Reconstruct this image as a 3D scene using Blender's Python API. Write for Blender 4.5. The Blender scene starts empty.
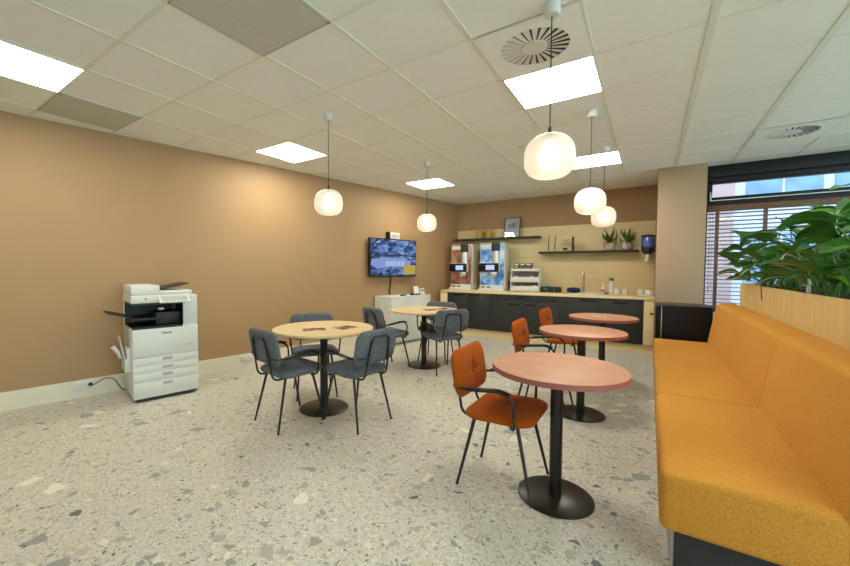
import bpy, bmesh, math, random
from mathutils import Vector, Matrix
random.seed(7)
PI = math.pi
SC = bpy.context.scene
COL = SC.collection

# ---------------------------------------------------------------- camera
CAM_H = 1.3115
cd = bpy.data.cameras.new('camera'); cam = bpy.data.objects.new('camera', cd); COL.objects.link(cam)
cd.sensor_fit = 'HORIZONTAL'; cd.sensor_width = 36.0; cd.lens = 373.3*36/850
cd.shift_x = 30/850; cd.clip_start = .05; cd.clip_end = 200
cam.matrix_world = (Matrix.Translation((0, 0, CAM_H)) @ Matrix.Rotation(.5981, 4, 'Z')
                    @ Matrix.Rotation(PI/2-.0389, 4, 'X') @ Matrix.Rotation(.0021, 4, 'Z'))
SC.camera = cam

# ---------------------------------------------------------------- world / light / exposure
SKY = 4.3            # overcast daylight outside
PANEL = 34.0          # ceiling light panels
SHADE = .95         # frosted pendant shades
w = bpy.data.worlds.new('sky'); SC.world = w; w.use_nodes = True
bg = w.node_tree.nodes['Background']; bg.inputs[0].default_value = (.72, .86, 1.0, 1); bg.inputs[1].default_value = SKY
def daylight(name, loc, rot, sx, sy, watts, col):     # added area lights standing in for unseen windows, to brighten the ceiling
    l = bpy.data.lights.new(name, 'AREA'); l.shape = 'RECTANGLE'; l.size = sx; l.size_y = sy; l.energy = watts; l.color = col
    o = bpy.data.objects.new(name, l); SC.collection.objects.link(o); o.location = loc; o.rotation_euler = rot
daylight('fill_light_right', (5.95, 1.5, 1.6), (PI/2, 0, PI/2), 8.0, 1.9, 360, (.61, .90, 1))
daylight('fill_light_rear', (0, -3.95, 1.6), (PI/2, 0, 0), 9.0, 1.9, 14, (.95, 1, .98))
SC.view_settings.view_transform = 'Standard'; SC.view_settings.look = 'None'
SC.view_settings.exposure = -0.38; SC.view_settings.gamma = 1.0
SC.view_settings.use_curve_mapping = False
SC.cycles.max_bounces = 10; SC.cycles.diffuse_bounces = 6; SC.cycles.glossy_bounces = 4
SC.cycles.transmission_bounces = 8; SC.cycles.transparent_max_bounces = 12
SC.cycles.sample_clamp_indirect = 6; SC.cycles.caustics_reflective = False; SC.cycles.caustics_refractive = False
SC.cycles.use_denoising = True

# ---------------------------------------------------------------- mesh helpers
class B:
    def __init__(s): s.bm = bmesh.new()
    def _in(s, t, M=None):
        if M is not None: t.transform(M)
        me = bpy.data.meshes.new('t'); t.to_mesh(me); t.free(); s.bm.from_mesh(me); bpy.data.meshes.remove(me); return s
    def box(s, c, d, bev=0, seg=2, rot=None):
        t = bmesh.new(); bmesh.ops.create_cube(t, size=1)
        for v in t.verts: v.co = Vector((v.co.x*d[0], v.co.y*d[1], v.co.z*d[2]))
        if bev: bmesh.ops.bevel(t, geom=t.edges[:], offset=bev, segments=seg, profile=.5, affect='EDGES')
        M = Matrix.Translation(c)
        if rot is not None: M = M @ rot
        return s._in(t, M)
    def bx(s, x0, x1, y0, y1, z0, z1, bev=0, seg=2):
        return s.box(((x0+x1)/2, (y0+y1)/2, (z0+z1)/2), (abs(x1-x0), abs(y1-y0), abs(z1-z0)), bev, seg)
    def lathe(s, prof, c=(0, 0, 0), seg=32, M=None):
        t = bmesh.new(); rings = []
        for r, z in prof:
            if r < 1e-6: rings.append([t.verts.new((0, 0, z))])
            else: rings.append([t.verts.new((r*math.cos(2*PI*k/seg), r*math.sin(2*PI*k/seg), z)) for k in range(seg)])
        for a, b in zip(rings, rings[1:]):
            for k in range(seg):
                j = (k+1) % seg
                vs = [a[k % len(a)], a[j % len(a)], b[j % len(b)], b[k % len(b)]]
                u = []
                for v in vs:
                    if v not in u: u.append(v)
                if len(u) > 2: t.faces.new(u)
        bmesh.ops.recalc_face_normals(t, faces=t.faces[:])
        return s._in(t, Matrix.Translation(c) @ (M or Matrix()))
    def cyl(s, c, r, h, seg=24, M=None, bev=0):
        if bev: return s.lathe([(0, 0), (r-bev, 0), (r, bev), (r, h-bev), (r-bev, h), (0, h)], c, seg, M)
        return s.lathe([(0, 0), (r, 0), (r, h), (0, h)], c, seg, M)
    def tube(s, pts, r, seg=8, rad=None, flat=None):
        P = [Vector(p) for p in pts]; t = bmesh.new(); n = len(P); rings = []
        T = [(P[min(i+1, n-1)]-P[max(i-1, 0)]).normalized() for i in range(n)]
        up = Vector((0, 0, 1)) if abs(T[0].z) < .9 else Vector((1, 0, 0))
        N = (up - T[0]*up.dot(T[0])).normalized()
        for i in range(n):
            N = (N - T[i]*N.dot(T[i])).normalized(); Bn = T[i].cross(N)
            rr = rad[i] if rad else r; f = flat or (1, 1)
            rings.append([t.verts.new(P[i] + (N*math.cos(2*PI*k/seg)*f[0] + Bn*math.sin(2*PI*k/seg)*f[1])*rr) for k in range(seg)])
        for a, b in zip(rings, rings[1:]):
            for k in range(seg): t.faces.new([a[k], a[(k+1) % seg], b[(k+1) % seg], b[k]])
        t.faces.new(rings[0][::-1]); t.faces.new(rings[-1])
        bmesh.ops.recalc_face_normals(t, faces=t.faces[:])
        return s._in(t)
    def prism(s, poly, h0, h1, axis='Y', bev=0, seg=3):
        # poly in the two other axes, extruded from h0 to h1 along axis
        t = bmesh.new()
        def V(p, h): return (p[0], h, p[1]) if axis == 'Y' else ((p[0], p[1], h) if axis == 'Z' else (h, p[0], p[1]))
        a = [t.verts.new(V(p, h0)) for p in poly]; b = [t.verts.new(V(p, h1)) for p in poly]
        n = len(poly)
        for k in range(n): t.faces.new([a[k], a[(k+1) % n], b[(k+1) % n], b[k]])
        t.faces.new(a[::-1]); t.faces.new(b)
        bmesh.ops.recalc_face_normals(t, faces=t.faces[:])
        if bev: bmesh.ops.bevel(t, geom=t.edges[:], offset=bev, segments=seg, profile=.5, affect='EDGES')
        return s._in(t)
    def pad(s, w, h, t_, rc, M, tuft=None, belly=.0, rings=16, seg=72):
        # upholstered pad in local XY (w x h), thickness t_ along Z, rounded outline
        def bound(a):
            dx, dy = math.cos(a), math.sin(a); k = min(w/2/abs(dx) if abs(dx) > 1e-6 else 9, h/2/abs(dy) if abs(dy) > 1e-6 else 9)
            lo, hi = 0, k
            for _ in range(24):
                m = (lo+hi)/2; x, y = abs(dx*m), abs(dy*m); qx, qy = max(x-(w/2-rc), 0), max(y-(h/2-rc), 0)
                if math.hypot(qx, qy) <= rc: lo = m
                else: hi = m
            return lo
        bd = [bound(2*PI*k/seg) for k in range(seg)]
        t = bmesh.new(); sides = []
        for sg in (1, -1):
            rg = [[None]]
            for i in range(rings+1):
                rho = math.sin(PI/2*i/rings)**.8 if i else 0
                row = []
                for k in range(seg if i else 1):
                    a = 2*PI*k/seg; R = rho*bd[k]; x, y = R*math.cos(a), R*math.sin(a)
                    z = t_/2*max(0, 1-rho**7)**(1/2.2) + belly*(1-rho**2)
                    if tuft and sg > 0:
                        for (tx, ty, d) in tuft:
                            q = math.hypot(x-tx, y-ty); z -= d*math.exp(-(q/.03)**2)
                            f = max(0, 1-rho**3)
                            z -= d*.45*f*math.exp(-((x-tx)/.010)**2)*math.exp(-(q/.11)**2)
                            z -= d*.45*f*math.exp(-((y-ty)/.010)**2)*math.exp(-(q/.11)**2)
                    row.append((x, y, z*sg))
                rg.append(row)
            sides.append(rg[1:])
        top = [[t.verts.new(p) for p in row] for row in sides[0]]
        bot = [[t.verts.new(p) for p in row] for row in sides[1][:-1]] + [top[-1]]
        for S in (top, bot):
            for k in range(seg): t.faces.new([S[0][0], S[1][k], S[1][(k+1) % seg]])
            for a, b in zip(S[1:], S[2:]):
                for k in range(seg): t.faces.new([a[k], a[(k+1) % seg], b[(k+1) % seg], b[k]])
        bmesh.ops.recalc_face_normals(t, faces=t.faces[:])
        return s._in(t, M)
    def build(s, name, mat, parent=None, loc=(0, 0, 0), rz=0, ang=35):
        me = bpy.data.meshes.new(name); s.bm.to_mesh(me); s.bm.free()
        for p in me.polygons: p.use_smooth = True
        me.set_sharp_from_angle(angle=math.radians(ang))
        if mat: me.materials.append(mat)
        o = bpy.data.objects.new(name, me); COL.objects.link(o); o.location = loc; o.rotation_euler.z = rz
        if parent: o.parent = parent
        return o

def fillet(pts, r, n=5):
    P = [Vector(p) for p in pts]; out = [P[0]]
    for i in range(1, len(P)-1):
        a, b = (P[i-1]-P[i]), (P[i+1]-P[i]); q = min(r, a.length*.48, b.length*.48)
        p0, p2 = P[i]+a.normalized()*q, P[i]+b.normalized()*q
        for k in range(n+1):
            u = k/n; out.append(p0*(1-u)**2 + P[i]*2*u*(1-u) + p2*u*u)
    out.append(P[-1]); return out

def tag(o, label, cat, group=None, kind=None):
    o['label'] = label; o['category'] = cat
    if group: o['group'] = group
    if kind: o['kind'] = kind
    return o
def thing(name, label, cat, loc=(0, 0, 0), rz=0, group=None):
    o = bpy.data.objects.new(name, None); COL.objects.link(o); o.empty_display_size = .1
    o.location = loc; o.rotation_euler.z = rz
    return tag(o, label, cat, group)
def struct(name, b, mat, parent=None, **k):
    o = b.build(name, mat, parent, **k)
    if not parent: o['kind'] = 'structure'
    return o
def dup(o, loc=None, rz=None, label=None, parent=None):
    c = o.copy(); COL.objects.link(c)
    if parent: c.parent = parent
    for ch in list(o.children): dup(ch, parent=c)
    if loc is not None: c.location = loc
    if rz is not None: c.rotation_euler.z = rz
    if label: c['label'] = label
    return c

# ---------------------------------------------------------------- materials
def new_mat(name):
    m = bpy.data.materials.new(name); m.use_nodes = True
    nt = m.node_tree; return m, nt, nt.nodes['Principled BSDF']
def N(nt, typ, **k):
    n = nt.nodes.new(typ)
    for a, b in k.items():
        if a.startswith('i_'): n.inputs[a[2:].replace('_', ' ')].default_value = b
        else: setattr(n, a, b)
    return n
def ramp(nt, fac, stops, interp='LINEAR'):
    r = nt.nodes.new('ShaderNodeValToRGB'); r.color_ramp.interpolation = interp
    e = r.color_ramp.elements
    while len(e) < len(stops): e.new(.5)
    for x, (p, c) in zip(e, stops): x.position = p; x.color = (*c, 1) if len(c) == 3 else c
    nt.links.new(fac, r.inputs[0]); return r
def coords(nt, scale=(1, 1, 1), kind='Object', rot=(0, 0, 0)):
    tc = nt.nodes.new('ShaderNodeTexCoord'); mp = nt.nodes.new('ShaderNodeMapping')
    mp.inputs['Scale'].default_value = scale; mp.inputs['Rotation'].default_value = rot
    nt.links.new(tc.outputs[kind], mp.inputs[0]); return mp.outputs[0]
def bump(nt, bs, height, strength=.2, dist=.002):
    b = N(nt, 'ShaderNodeBump'); b.inputs['Strength'].default_value = strength; b.inputs['Distance'].default_value = dist
    nt.links.new(height, b.inputs['Height']); nt.links.new(b.outputs[0], bs.inputs['Normal'])
def plain(name, c, rough=.5, metal=0, var=.06, vscale=6, bmp=0, bscale=300, spec=.5, coat=0):
    m, nt, bs = new_mat(name)
    bs.inputs['Roughness'].default_value = rough; bs.inputs['Metallic'].default_value = metal
    bs.inputs['Specular IOR Level'].default_value = spec; bs.inputs['Coat Weight'].default_value = coat
    co = coords(nt)
    n = N(nt, 'ShaderNodeTexNoise', i_Scale=vscale, i_Detail=3.0); nt.links.new(co, n.inputs['Vector'])
    r = ramp(nt, n.outputs[0], [(.3, [x*(1-var) for x in c]), (.7, [min(1, x*(1+var)) for x in c])])
    nt.links.new(r.outputs[0], bs.inputs['Base Color'])
    if bmp:
        n2 = N(nt, 'ShaderNodeTexNoise', i_Scale=bscale, i_Detail=2.0); nt.links.new(co, n2.inputs['Vector'])
        bump(nt, bs, n2.outputs[0], bmp)
    return m
def fabric(name, c, c2, scale=420, bmp=.5, rough=.95):
    m, nt, bs = new_mat(name); bs.inputs['Roughness'].default_value = rough; bs.inputs['Specular IOR Level'].default_value = .15
    bs.inputs['Sheen Weight'].default_value = .03
    co = coords(nt)
    n = N(nt, 'ShaderNodeTexNoise', i_Scale=scale, i_Detail=2.0, i_Roughness=.7); nt.links.new(co, n.inputs['Vector'])
    r = ramp(nt, n.outputs[0], [(.36, c), (.64, c2)]); nt.links.new(r.outputs[0], bs.inputs['Base Color'])
    bump(nt, bs, n.outputs[0], bmp, .0015); return m
def wood(name, c1, c2, stretch=(2, 40, 40), rough=.45, grain=.5):
    m, nt, bs = new_mat(name); bs.inputs['Roughness'].default_value = rough; bs.inputs['Specular IOR Level'].default_value = .35
    co = coords(nt, stretch)
    n = N(nt, 'ShaderNodeTexNoise', i_Scale=1.0, i_Detail=5.0, i_Roughness=.6, i_Distortion=.4); nt.links.new(co, n.inputs['Vector'])
    r = ramp(nt, n.outputs[0], [(.3, c1), (.7, c2)]); nt.links.new(r.outputs[0], bs.inputs['Base Color'])
    return m
def emit(name, c, s, base=(.8, .8, .8)):
    m, nt, bs = new_mat(name); bs.inputs['Base Color'].default_value = (*base, 1)
    bs.inputs['Emission Color'].default_value = (*c, 1); bs.inputs['Emission Strength'].default_value = s
    return m
def glassy(name, tint=(1, 1, 1), refl=.9):
    m, nt, bs = new_mat(name); nt.nodes.remove(bs); out = nt.nodes['Material Output']
    t = N(nt, 'ShaderNodeBsdfTransparent'); t.inputs[0].default_value = (*tint, 1)
    g = N(nt, 'ShaderNodeBsdfGlossy'); g.inputs['Roughness'].default_value = .01; g.inputs[0].default_value = (refl, refl, refl, 1)
    f = N(nt, 'ShaderNodeFresnel', i_IOR=1.5); mx = N(nt, 'ShaderNodeMixShader')
    nt.links.new(f.outputs[0], mx.inputs[0]); nt.links.new(t.outputs[0], mx.inputs[1]); nt.links.new(g.outputs[0], mx.inputs[2])
    nt.links.new(mx.outputs[0], out.inputs[0]); return m

M = {}
M['wall'] = plain('wall_paint', (.395, .252, .128), .55, var=.02, vscale=3, bmp=.05, bscale=120, spec=.3)
M['pillar'] = plain('pillar_paint', (.40, .285, .185), .6, var=.02, vscale=3, bmp=.05, bscale=120, spec=.3)
M['white_wall'] = plain('white_paint', (.72, .70, .66), .7, var=.02)
M['base'] = plain('cream_baseboard', (.74, .69, .55), .4, var=.02)
M['tile'] = plain('ceiling_tile', (.87, .88, .85), .9, var=.015, vscale=25, bmp=.1, bscale=500, spec=.2)
M['tbar'] = plain('ceiling_grid', (.78, .78, .69), .5, var=.02)
M['white'] = plain('white_plastic', (.70, .72, .68), .4, var=.02)
M['offwhite'] = plain('warm_white_plastic', (.72, .71, .65), .4, var=.02)
M['grey'] = plain('grey_plastic', (.42, .43, .43), .45, var=.03)
M['black'] = plain('black_metal', (.012, .012, .013), .38, var=.1)
M['blackp'] = plain('black_plastic', (.008, .008, .009), .5, var=.1)
M['gloss'] = plain('black_gloss', (.006, .006, .007), .30, var=.1, spec=.3)
M['bronze'] = plain('dark_base_plate', (.020, .017, .013), .32, var=.15)
M['steel'] = plain('brushed_steel', (.74, .74, .74), .42, metal=1, var=.05)
M['chrome'] = plain('chrome', (.8, .8, .8), .08, metal=1, var=.02)
M['brass'] = plain('brass', (.62, .40, .10), .3, metal=1, var=.08)
M['gold_weave'] = plain('gold_weave', (.48, .30, .05), .6, var=.45, vscale=60, bmp=.4, bscale=90)
M['front'] = plain('anthracite_cabinet_front', (.020, .022, .020), .5, var=.05)
M['front_dark'] = plain('cabinet_grip', (.004, .0045, .005), .4, var=.1)
M['maple'] = wood('maple_tabletop', (.66, .50, .27), (.74, .58, .33), (3, 30, 30), .4)
M['oak'] = wood('oak_panel', (.73, .585, .31), (.83, .69, .40), (1.2, 30, 45), .5)
M['oak_v'] = wood('planter_wood', (.60, .40, .145), (.68, .47, .19), (30, 30, 1.2), .5)
M['redtop'] = plain('terracotta_tabletop', (.52, .255, .155), .5, var=.08, vscale=9, bmp=.05, bscale=200)
M['rededge'] = plain('terracotta_table_edge', (.34, .11, .085), .5, var=.06)
M['blue'] = fabric('blue_grey_fabric', (.034, .042, .056), (.215, .240, .275), 130, .7)
M['orange'] = fabric('burnt_orange_fabric', (.29, .058, .003), (.43, .098, .006), 300, .35)
M['sofa'] = fabric('mustard_fabric', (.50, .215, .030), (.70, .345, .062), 240, .3)
M['glass'] = glassy('window_glass', (.93, .97, 1))
M['blind'] = plain('brown_blind', (.16, .075, .045), .5, var=.1)
M['blind_slat'] = plain('blind_slat', (.30, .26, .24), .4, var=.08)
M['frame'] = plain('window_frame', (.007, .010, .012), .35, var=.08)
M['alu'] = plain('aluminium', (.65, .66, .66), .35, metal=.9, var=.03)
M['soil'] = plain('soil', (.035, .020, .012), .95, var=.5, vscale=60, bmp=.8, bscale=90)
M['pot'] = plain('stone_pot', (.55, .50, .42), .8, var=.12, vscale=60, bmp=.2, bscale=120)
M['green'] = plain('leaf_spiky', (.075, .17, .03), .45, var=.3, vscale=12)
M['stem'] = plain('plant_stem', (.10, .22, .04), .5, var=.2)
M['root'] = plain('brown_root', (.05, .028, .015), .8)
M['paper'] = plain('white_paper', (.80, .80, .78), .7, var=.02)
M['cup'] = plain('white_china', (.80, .79, .76), .2, var=.02)
M['cloth'] = fabric('navy_cloth', (.010, .014, .05), (.03, .04, .10), 200)
M['red'] = plain('red_print', (.55, .05, .04), .5)
M['pink'] = plain('pink_print', (.62, .25, .25), .5)
M['greencap'] = plain('green_cap', (.03, .25, .08), .4)
M['bluep'] = plain('blue_print', (.05, .14, .40), .4)
M['yellow'] = plain('yellow_print', (.75, .50, .04), .5)
M['teal'] = plain('teal_print', (.05, .35, .40), .5)
M['ink'] = plain('dark_ink', (.03, .03, .035), .6)
M['walnut'] = plain('candle_dark', (.035, .02, .012), .5)
M['panel'] = emit('light_panel', (1, .95, .82), PANEL)
M['bulb'] = emit('pendant_bulb', (1, .93, .78), 6.5)
M['lcd'] = emit('machine_display', (.45, .62, 1), 1.3, (.05, .05, .05))
M['brick'] = plain('pink_brick_facade', (.50, .36, .34), .8, var=.1, vscale=3)
M['facade'] = plain('pale_facade', (.62, .66, .74), .7, var=.05)
M['fglass'] = plain('facade_glass', (.20, .36, .58), .25, var=.25, vscale=1.5)
M['pave'] = plain('paving', (.45, .46, .46), .8, var=.1)
M['hedge'] = plain('hedge_leaf', (.06, .16, .03), .7, var=.4, vscale=20)

def shade_mat():
    m, nt, bs = new_mat('frosted_glass_shade'); out = nt.nodes['Material Output']
    bs.inputs['Base Color'].default_value = (.85, .80, .72, 1); bs.inputs['Roughness'].default_value = .35
    bs.inputs['Emission Color'].default_value = (1, .90, .70, 1); bs.inputs['Emission Strength'].default_value = SHADE*.5
    r = N(nt, 'ShaderNodeBsdfRefraction', i_Roughness=.7, i_IOR=1.2); r.inputs[0].default_value = (1, .95, .88, 1)
    mx = N(nt, 'ShaderNodeMixShader'); mx.inputs[0].default_value = .42
    nt.links.new(bs.outputs[0], mx.inputs[1]); nt.links.new(r.outputs[0], mx.inputs[2]); nt.links.new(mx.outputs[0], out.inputs[0])
    return m
M['shade'] = shade_mat()

def terrazzo():
    m, nt, bs = new_mat('terrazzo_floor'); bs.inputs['Roughness'].default_value = .42; bs.inputs['Specular IOR Level'].default_value = .35
    co = coords(nt); L = nt.links
    wob = N(nt, 'ShaderNodeTexNoise', i_Scale=14.0, i_Detail=2.0); L.new(co, wob.inputs['Vector'])
    add = N(nt, 'ShaderNodeVectorMath', operation='MULTIPLY_ADD'); add.inputs[1].default_value = (.05, .05, .05)
    L.new(wob.outputs['Color'], add.inputs[0]); L.new(co, add.inputs[2])
    base = N(nt, 'ShaderNodeTexNoise', i_Scale=45.0, i_Detail=4.0, i_Roughness=.7); L.new(co, base.inputs['Vector'])
    col = ramp(nt, base.outputs[0], [(.3, (.44, .415, .35)), (.5, (.575, .555, .48)), (.7, (.67, .65, .57))]).outputs[0]
    def chips(scale, keep, edge, stops, prev, off):
        v = N(nt, 'ShaderNodeTexVoronoi', feature='F1', i_Scale=scale); v2 = N(nt, 'ShaderNodeTexVoronoi', feature='DISTANCE_TO_EDGE', i_Scale=scale)
        mp = N(nt, 'ShaderNodeMapping'); mp.inputs['Location'].default_value = (off, off*.7, 0)
        L.new(add.outputs[0], mp.inputs[0]); L.new(mp.outputs[0], v.inputs['Vector']); L.new(mp.outputs[0], v2.inputs['Vector'])
        sep = N(nt, 'ShaderNodeSeparateColor'); L.new(v.outputs['Color'], sep.inputs[0])
        k = N(nt, 'ShaderNodeMath', operation='LESS_THAN'); k.inputs[1].default_value = keep; L.new(sep.outputs[0], k.inputs[0])
        eg = N(nt, 'ShaderNodeMath', operation='MULTIPLY_ADD'); eg.inputs[1].default_value = edge*1.6; eg.inputs[2].default_value = edge*.4; L.new(sep.outputs[1], eg.inputs[0])
        e = N(nt, 'ShaderNodeMath', operation='GREATER_THAN'); L.new(v2.outputs['Distance'], e.inputs[0]); L.new(eg.outputs[0], e.inputs[1])
        mu = N(nt, 'ShaderNodeMath', operation='MULTIPLY'); L.new(k.outputs[0], mu.inputs[0]); L.new(e.outputs[0], mu.inputs[1])
        c = ramp(nt, sep.outputs[2], stops, 'CONSTANT')
        mx = N(nt, 'ShaderNodeMix', data_type='RGBA'); L.new(mu.outputs[0], mx.inputs[0]); L.new(prev, mx.inputs[6]); L.new(c.outputs[0], mx.inputs[7])
        return mx.outputs[2]
    lt, md, dk, gr, tan = (.70, .67, .57), (.40, .385, .33), (.15, .15, .14), (.31, .305, .28), (.56, .51, .39)
    col = chips(120, .40, .08, [(0, lt), (.3, md), (.62, tan), (.88, dk)], col, 0)
    col = chips(48, .17, .10, [(0, md), (.35, lt), (.5, gr), (.75, tan), (.86, dk)], col, 3.1)
    col = chips(21, .11, .10, [(0, gr), (.35, md), (.62, tan), (.78, dk), (.88, lt)], col, 7.3)
    col = chips(10, .08, .14, [(0, (.74, .72, .62)), (.22, gr), (.5, md), (.8, (.50, .46, .38))], col, 11.9)
    L.new(col, bs.inputs['Base Color']); return m
M['terrazzo'] = terrazzo()

def perforated():
    m, nt, bs = new_mat('perforated_metal'); bs.inputs['Roughness'].default_value = .5
    co = coords(nt); v = N(nt, 'ShaderNodeTexVoronoi', feature='F1', i_Scale=150.0, i_Randomness=0.0); nt.links.new(co, v.inputs['Vector'])
    r = ramp(nt, v.outputs['Distance'], [(.34, (.06, .06, .055)), (.42, (.70, .70, .63))]); nt.links.new(r.outputs[0], bs.inputs['Base Color'])
    return m
M['perf'] = perforated()

def leaf_mat(name, c1, c2, vein, var=0.0):
    m, nt, bs = new_mat(name); bs.inputs['Roughness'].default_value = .32; bs.inputs['Specular IOR Level'].default_value = .5
    L = nt.links; uv = N(nt, 'ShaderNodeUVMap'); uv.uv_map = 'uv'
    sep = N(nt, 'ShaderNodeSeparateXYZ'); L.new(uv.outputs[0], sep.inputs[0])
    ab = N(nt, 'ShaderNodeMath', operation='ABSOLUTE'); L.new(sep.outputs[0], ab.inputs[0])
    n = N(nt, 'ShaderNodeTexNoise', i_Scale=9.0, i_Detail=3.0); L.new(coords(nt), n.inputs['Vector'])
    c = ramp(nt, n.outputs[0], [(.35, c1), (.65, c2)])
    ad = N(nt, 'ShaderNodeMath', operation='MULTIPLY_ADD'); ad.inputs[1].default_value = var*.8; L.new(n.outputs[0], ad.inputs[0]); L.new(ab.outputs[0], ad.inputs[2])
    wv = N(nt, 'ShaderNodeTexWave', i_Scale=3.0, i_Distortion=2.0); L.new(uv.outputs[0], wv.inputs[0])
    ad2 = N(nt, 'ShaderNodeMath', operation='MULTIPLY_ADD'); ad2.inputs[1].default_value = var*.5; L.new(wv.outputs['Fac'], ad2.inputs[0]); L.new(ad.outputs[0], ad2.inputs[2])
    w_ = .06 + var*1.05
    r = ramp(nt, ad2.outputs[0], [(max(0, w_-.04), (1, 1, 1)), (w_+.04, (0, 0, 0))])
    mx = N(nt, 'ShaderNodeMix', data_type='RGBA'); L.new(r.outputs[0], mx.inputs[0]); L.new(c.outputs[0], mx.inputs[6]); mx.inputs[7].default_value = (*vein, 1)
    L.new(mx.outputs[2], bs.inputs['Base Color'])
    tr = N(nt, 'ShaderNodeBsdfTranslucent'); L.new(mx.outputs[2], tr.inputs[0]); ms = N(nt, 'ShaderNodeMixShader'); ms.inputs[0].default_value = .18
    L.new(bs.outputs[0], ms.inputs[1]); L.new(tr.outputs[0], ms.inputs[2]); L.new(ms.outputs[0], nt.nodes['Material Output'].inputs[0])
    return m
M['leaf_dark'] = leaf_mat('leaf_dark', (.024, .105, .015), (.050, .190, .025), (.10, .26, .06))
M['leaf_bright'] = leaf_mat('leaf_bright', (.06, .22, .015), (.10, .32, .025), (.16, .40, .06))
M['leaf_var'] = leaf_mat('leaf_variegated', (.03, .12, .02), (.05, .17, .03), (.50, .58, .36), .34)

def tv_mat():
    m, nt, bs = new_mat('tv_picture'); bs.inputs['Base Color'].default_value = (.01, .01, .012, 1); bs.inputs['Roughness'].default_value = .2
    L = nt.links; co = coords(nt, (1, 8.0, 17.0), rot=(.25, 0, 0))
    n = N(nt, 'ShaderNodeTexNoise', i_Scale=1.0, i_Detail=3.0, i_Distortion=1.2); L.new(co, n.inputs['Vector'])
    v = N(nt, 'ShaderNodeTexVoronoi', feature='F1', distance='MANHATTAN', i_Scale=1.3); L.new(co, v.inputs['Vector'])
    mx = N(nt, 'ShaderNodeMix', data_type='FLOAT'); mx.inputs[0].default_value = .45; L.new(n.outputs[0], mx.inputs[2])
    sp = N(nt, 'ShaderNodeSeparateColor'); L.new(v.outputs['Color'], sp.inputs[0]); L.new(sp.outputs[0], mx.inputs[3])
    r = ramp(nt, mx.outputs[0], [(.28, (.01, .03, .08)), (.40, (.04, .12, .33)), (.52, (.12, .27, .66)), (.66, (.22, .38, .80)), (.8, (.50, .68, .95))])
    L.new(r.outputs[0], bs.inputs['Emission Color']); bs.inputs['Emission Strength'].default_value = .85
    return m
M['tv'] = tv_mat()
M['tv_yellow'] = emit('tv_caption_yellow', (.62, .47, .05), .9, (.02, .02, .02))
M['tv_roof'] = emit('tv_roof_blue', (.28, .42, .88), .85, (.02, .02, .02))
M['tv_white'] = emit('tv_white_stripes', (.62, .74, 1), .95, (.02, .02, .02))
M['tv_road'] = emit('tv_road_dark', (.012, .025, .06), .8, (.02, .02, .02))

def art_mat(name, stops, scale, kind='Object'):
    m, nt, bs = new_mat(name); bs.inputs['Roughness'].default_value = .25
    co = coords(nt, scale); n = N(nt, 'ShaderNodeTexNoise', i_Scale=1.0, i_Detail=4.0, i_Distortion=.8); nt.links.new(co, n.inputs['Vector'])
    r = ramp(nt, n.outputs[0], stops); nt.links.new(r.outputs[0], bs.inputs['Base Color']); return m
M['brew_brown'] = art_mat('brown_printed_front', [(.3, (.12, .045, .03)), (.5, (.34, .16, .10)), (.7, (.52, .32, .24))], (4, 4, 3))
M['brew_blue'] = art_mat('blue_printed_front', [(.34, (.03, .14, .50)), (.46, (.14, .38, .78)), (.58, (.50, .70, .92)), (.72, (.80, .88, .95))], (5, 5, 4))
M['leaflet'] = art_mat('printed_leaflet', [(.38, (.03, .02, .04)), (.48, (.28, .05, .06)), (.56, (.10, .10, .16)), (.66, (.65, .60, .55))], (14, 14, 14))
M['picture'] = art_mat('picture_print', [(.42, (.75, .74, .70)), (.50, (.45, .22, .12)), (.56, (.12, .06, .04)), (.64, (.70, .62, .55))], (18, 18, 14))
M['tealabel'] = art_mat('tea_box_print', [(.40, (.02, .02, .02)), (.55, (.05, .05, .05)), (.62, (.55, .50, .45))], (40, 40, 40))

# ================================================================ SETTING
CZ = CAM_H + 1.4026                      # ceiling height
GX, GY = -1.5361, .9948                  # an intersection of the ceiling grid
WS, WB = .1963, -5.0                     # left wall: x = WB + WS*y
WA = math.atan(WS)
def wall_pt(y, off=0, z=0): return (WB+WS*y+off/math.cos(WA), y, z)
KS = .0215                               # kitchen wall runs slightly askew
KA = math.atan(KS)
def kit(x, off=0, z=0): return (x, 6.93+KS*x+off, z)

struct('floor', B().bx(-6.2, 6.2, -4.2, 8.0, -.1, 0), M['terrazzo'])
b = B()
for i in range(-8, 13):
    for j in range(-9, 12):
        x0, y0 = GX+.6*i, GY+.6*j
        b.bx(x0+.006, x0+.594, y0+.006, y0+.594, CZ+.003, CZ+.02)
ceiling = struct('ceiling', b, M['tile'])
b = B()
for i in range(-8, 14):
    hw = .020 if i in (3, 4) else .012
    b.bx(GX+.6*i-hw, GX+.6*i+hw, -4.4, 7.72, CZ-.001, CZ+.012)
for j in range(-9, 12): b.bx(-6.3, 6.1, GY+.6*j-.011, GY+.6*j+.011, CZ, CZ+.011)
gr = b.build('ceiling_grid', M['tbar'], ceiling)
b.__init__(); b.bx(-6.3, 6.2, -4.3, 8, CZ+.06, CZ+.1); b.build('ceiling_deck', M['white_wall'], ceiling)

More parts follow.
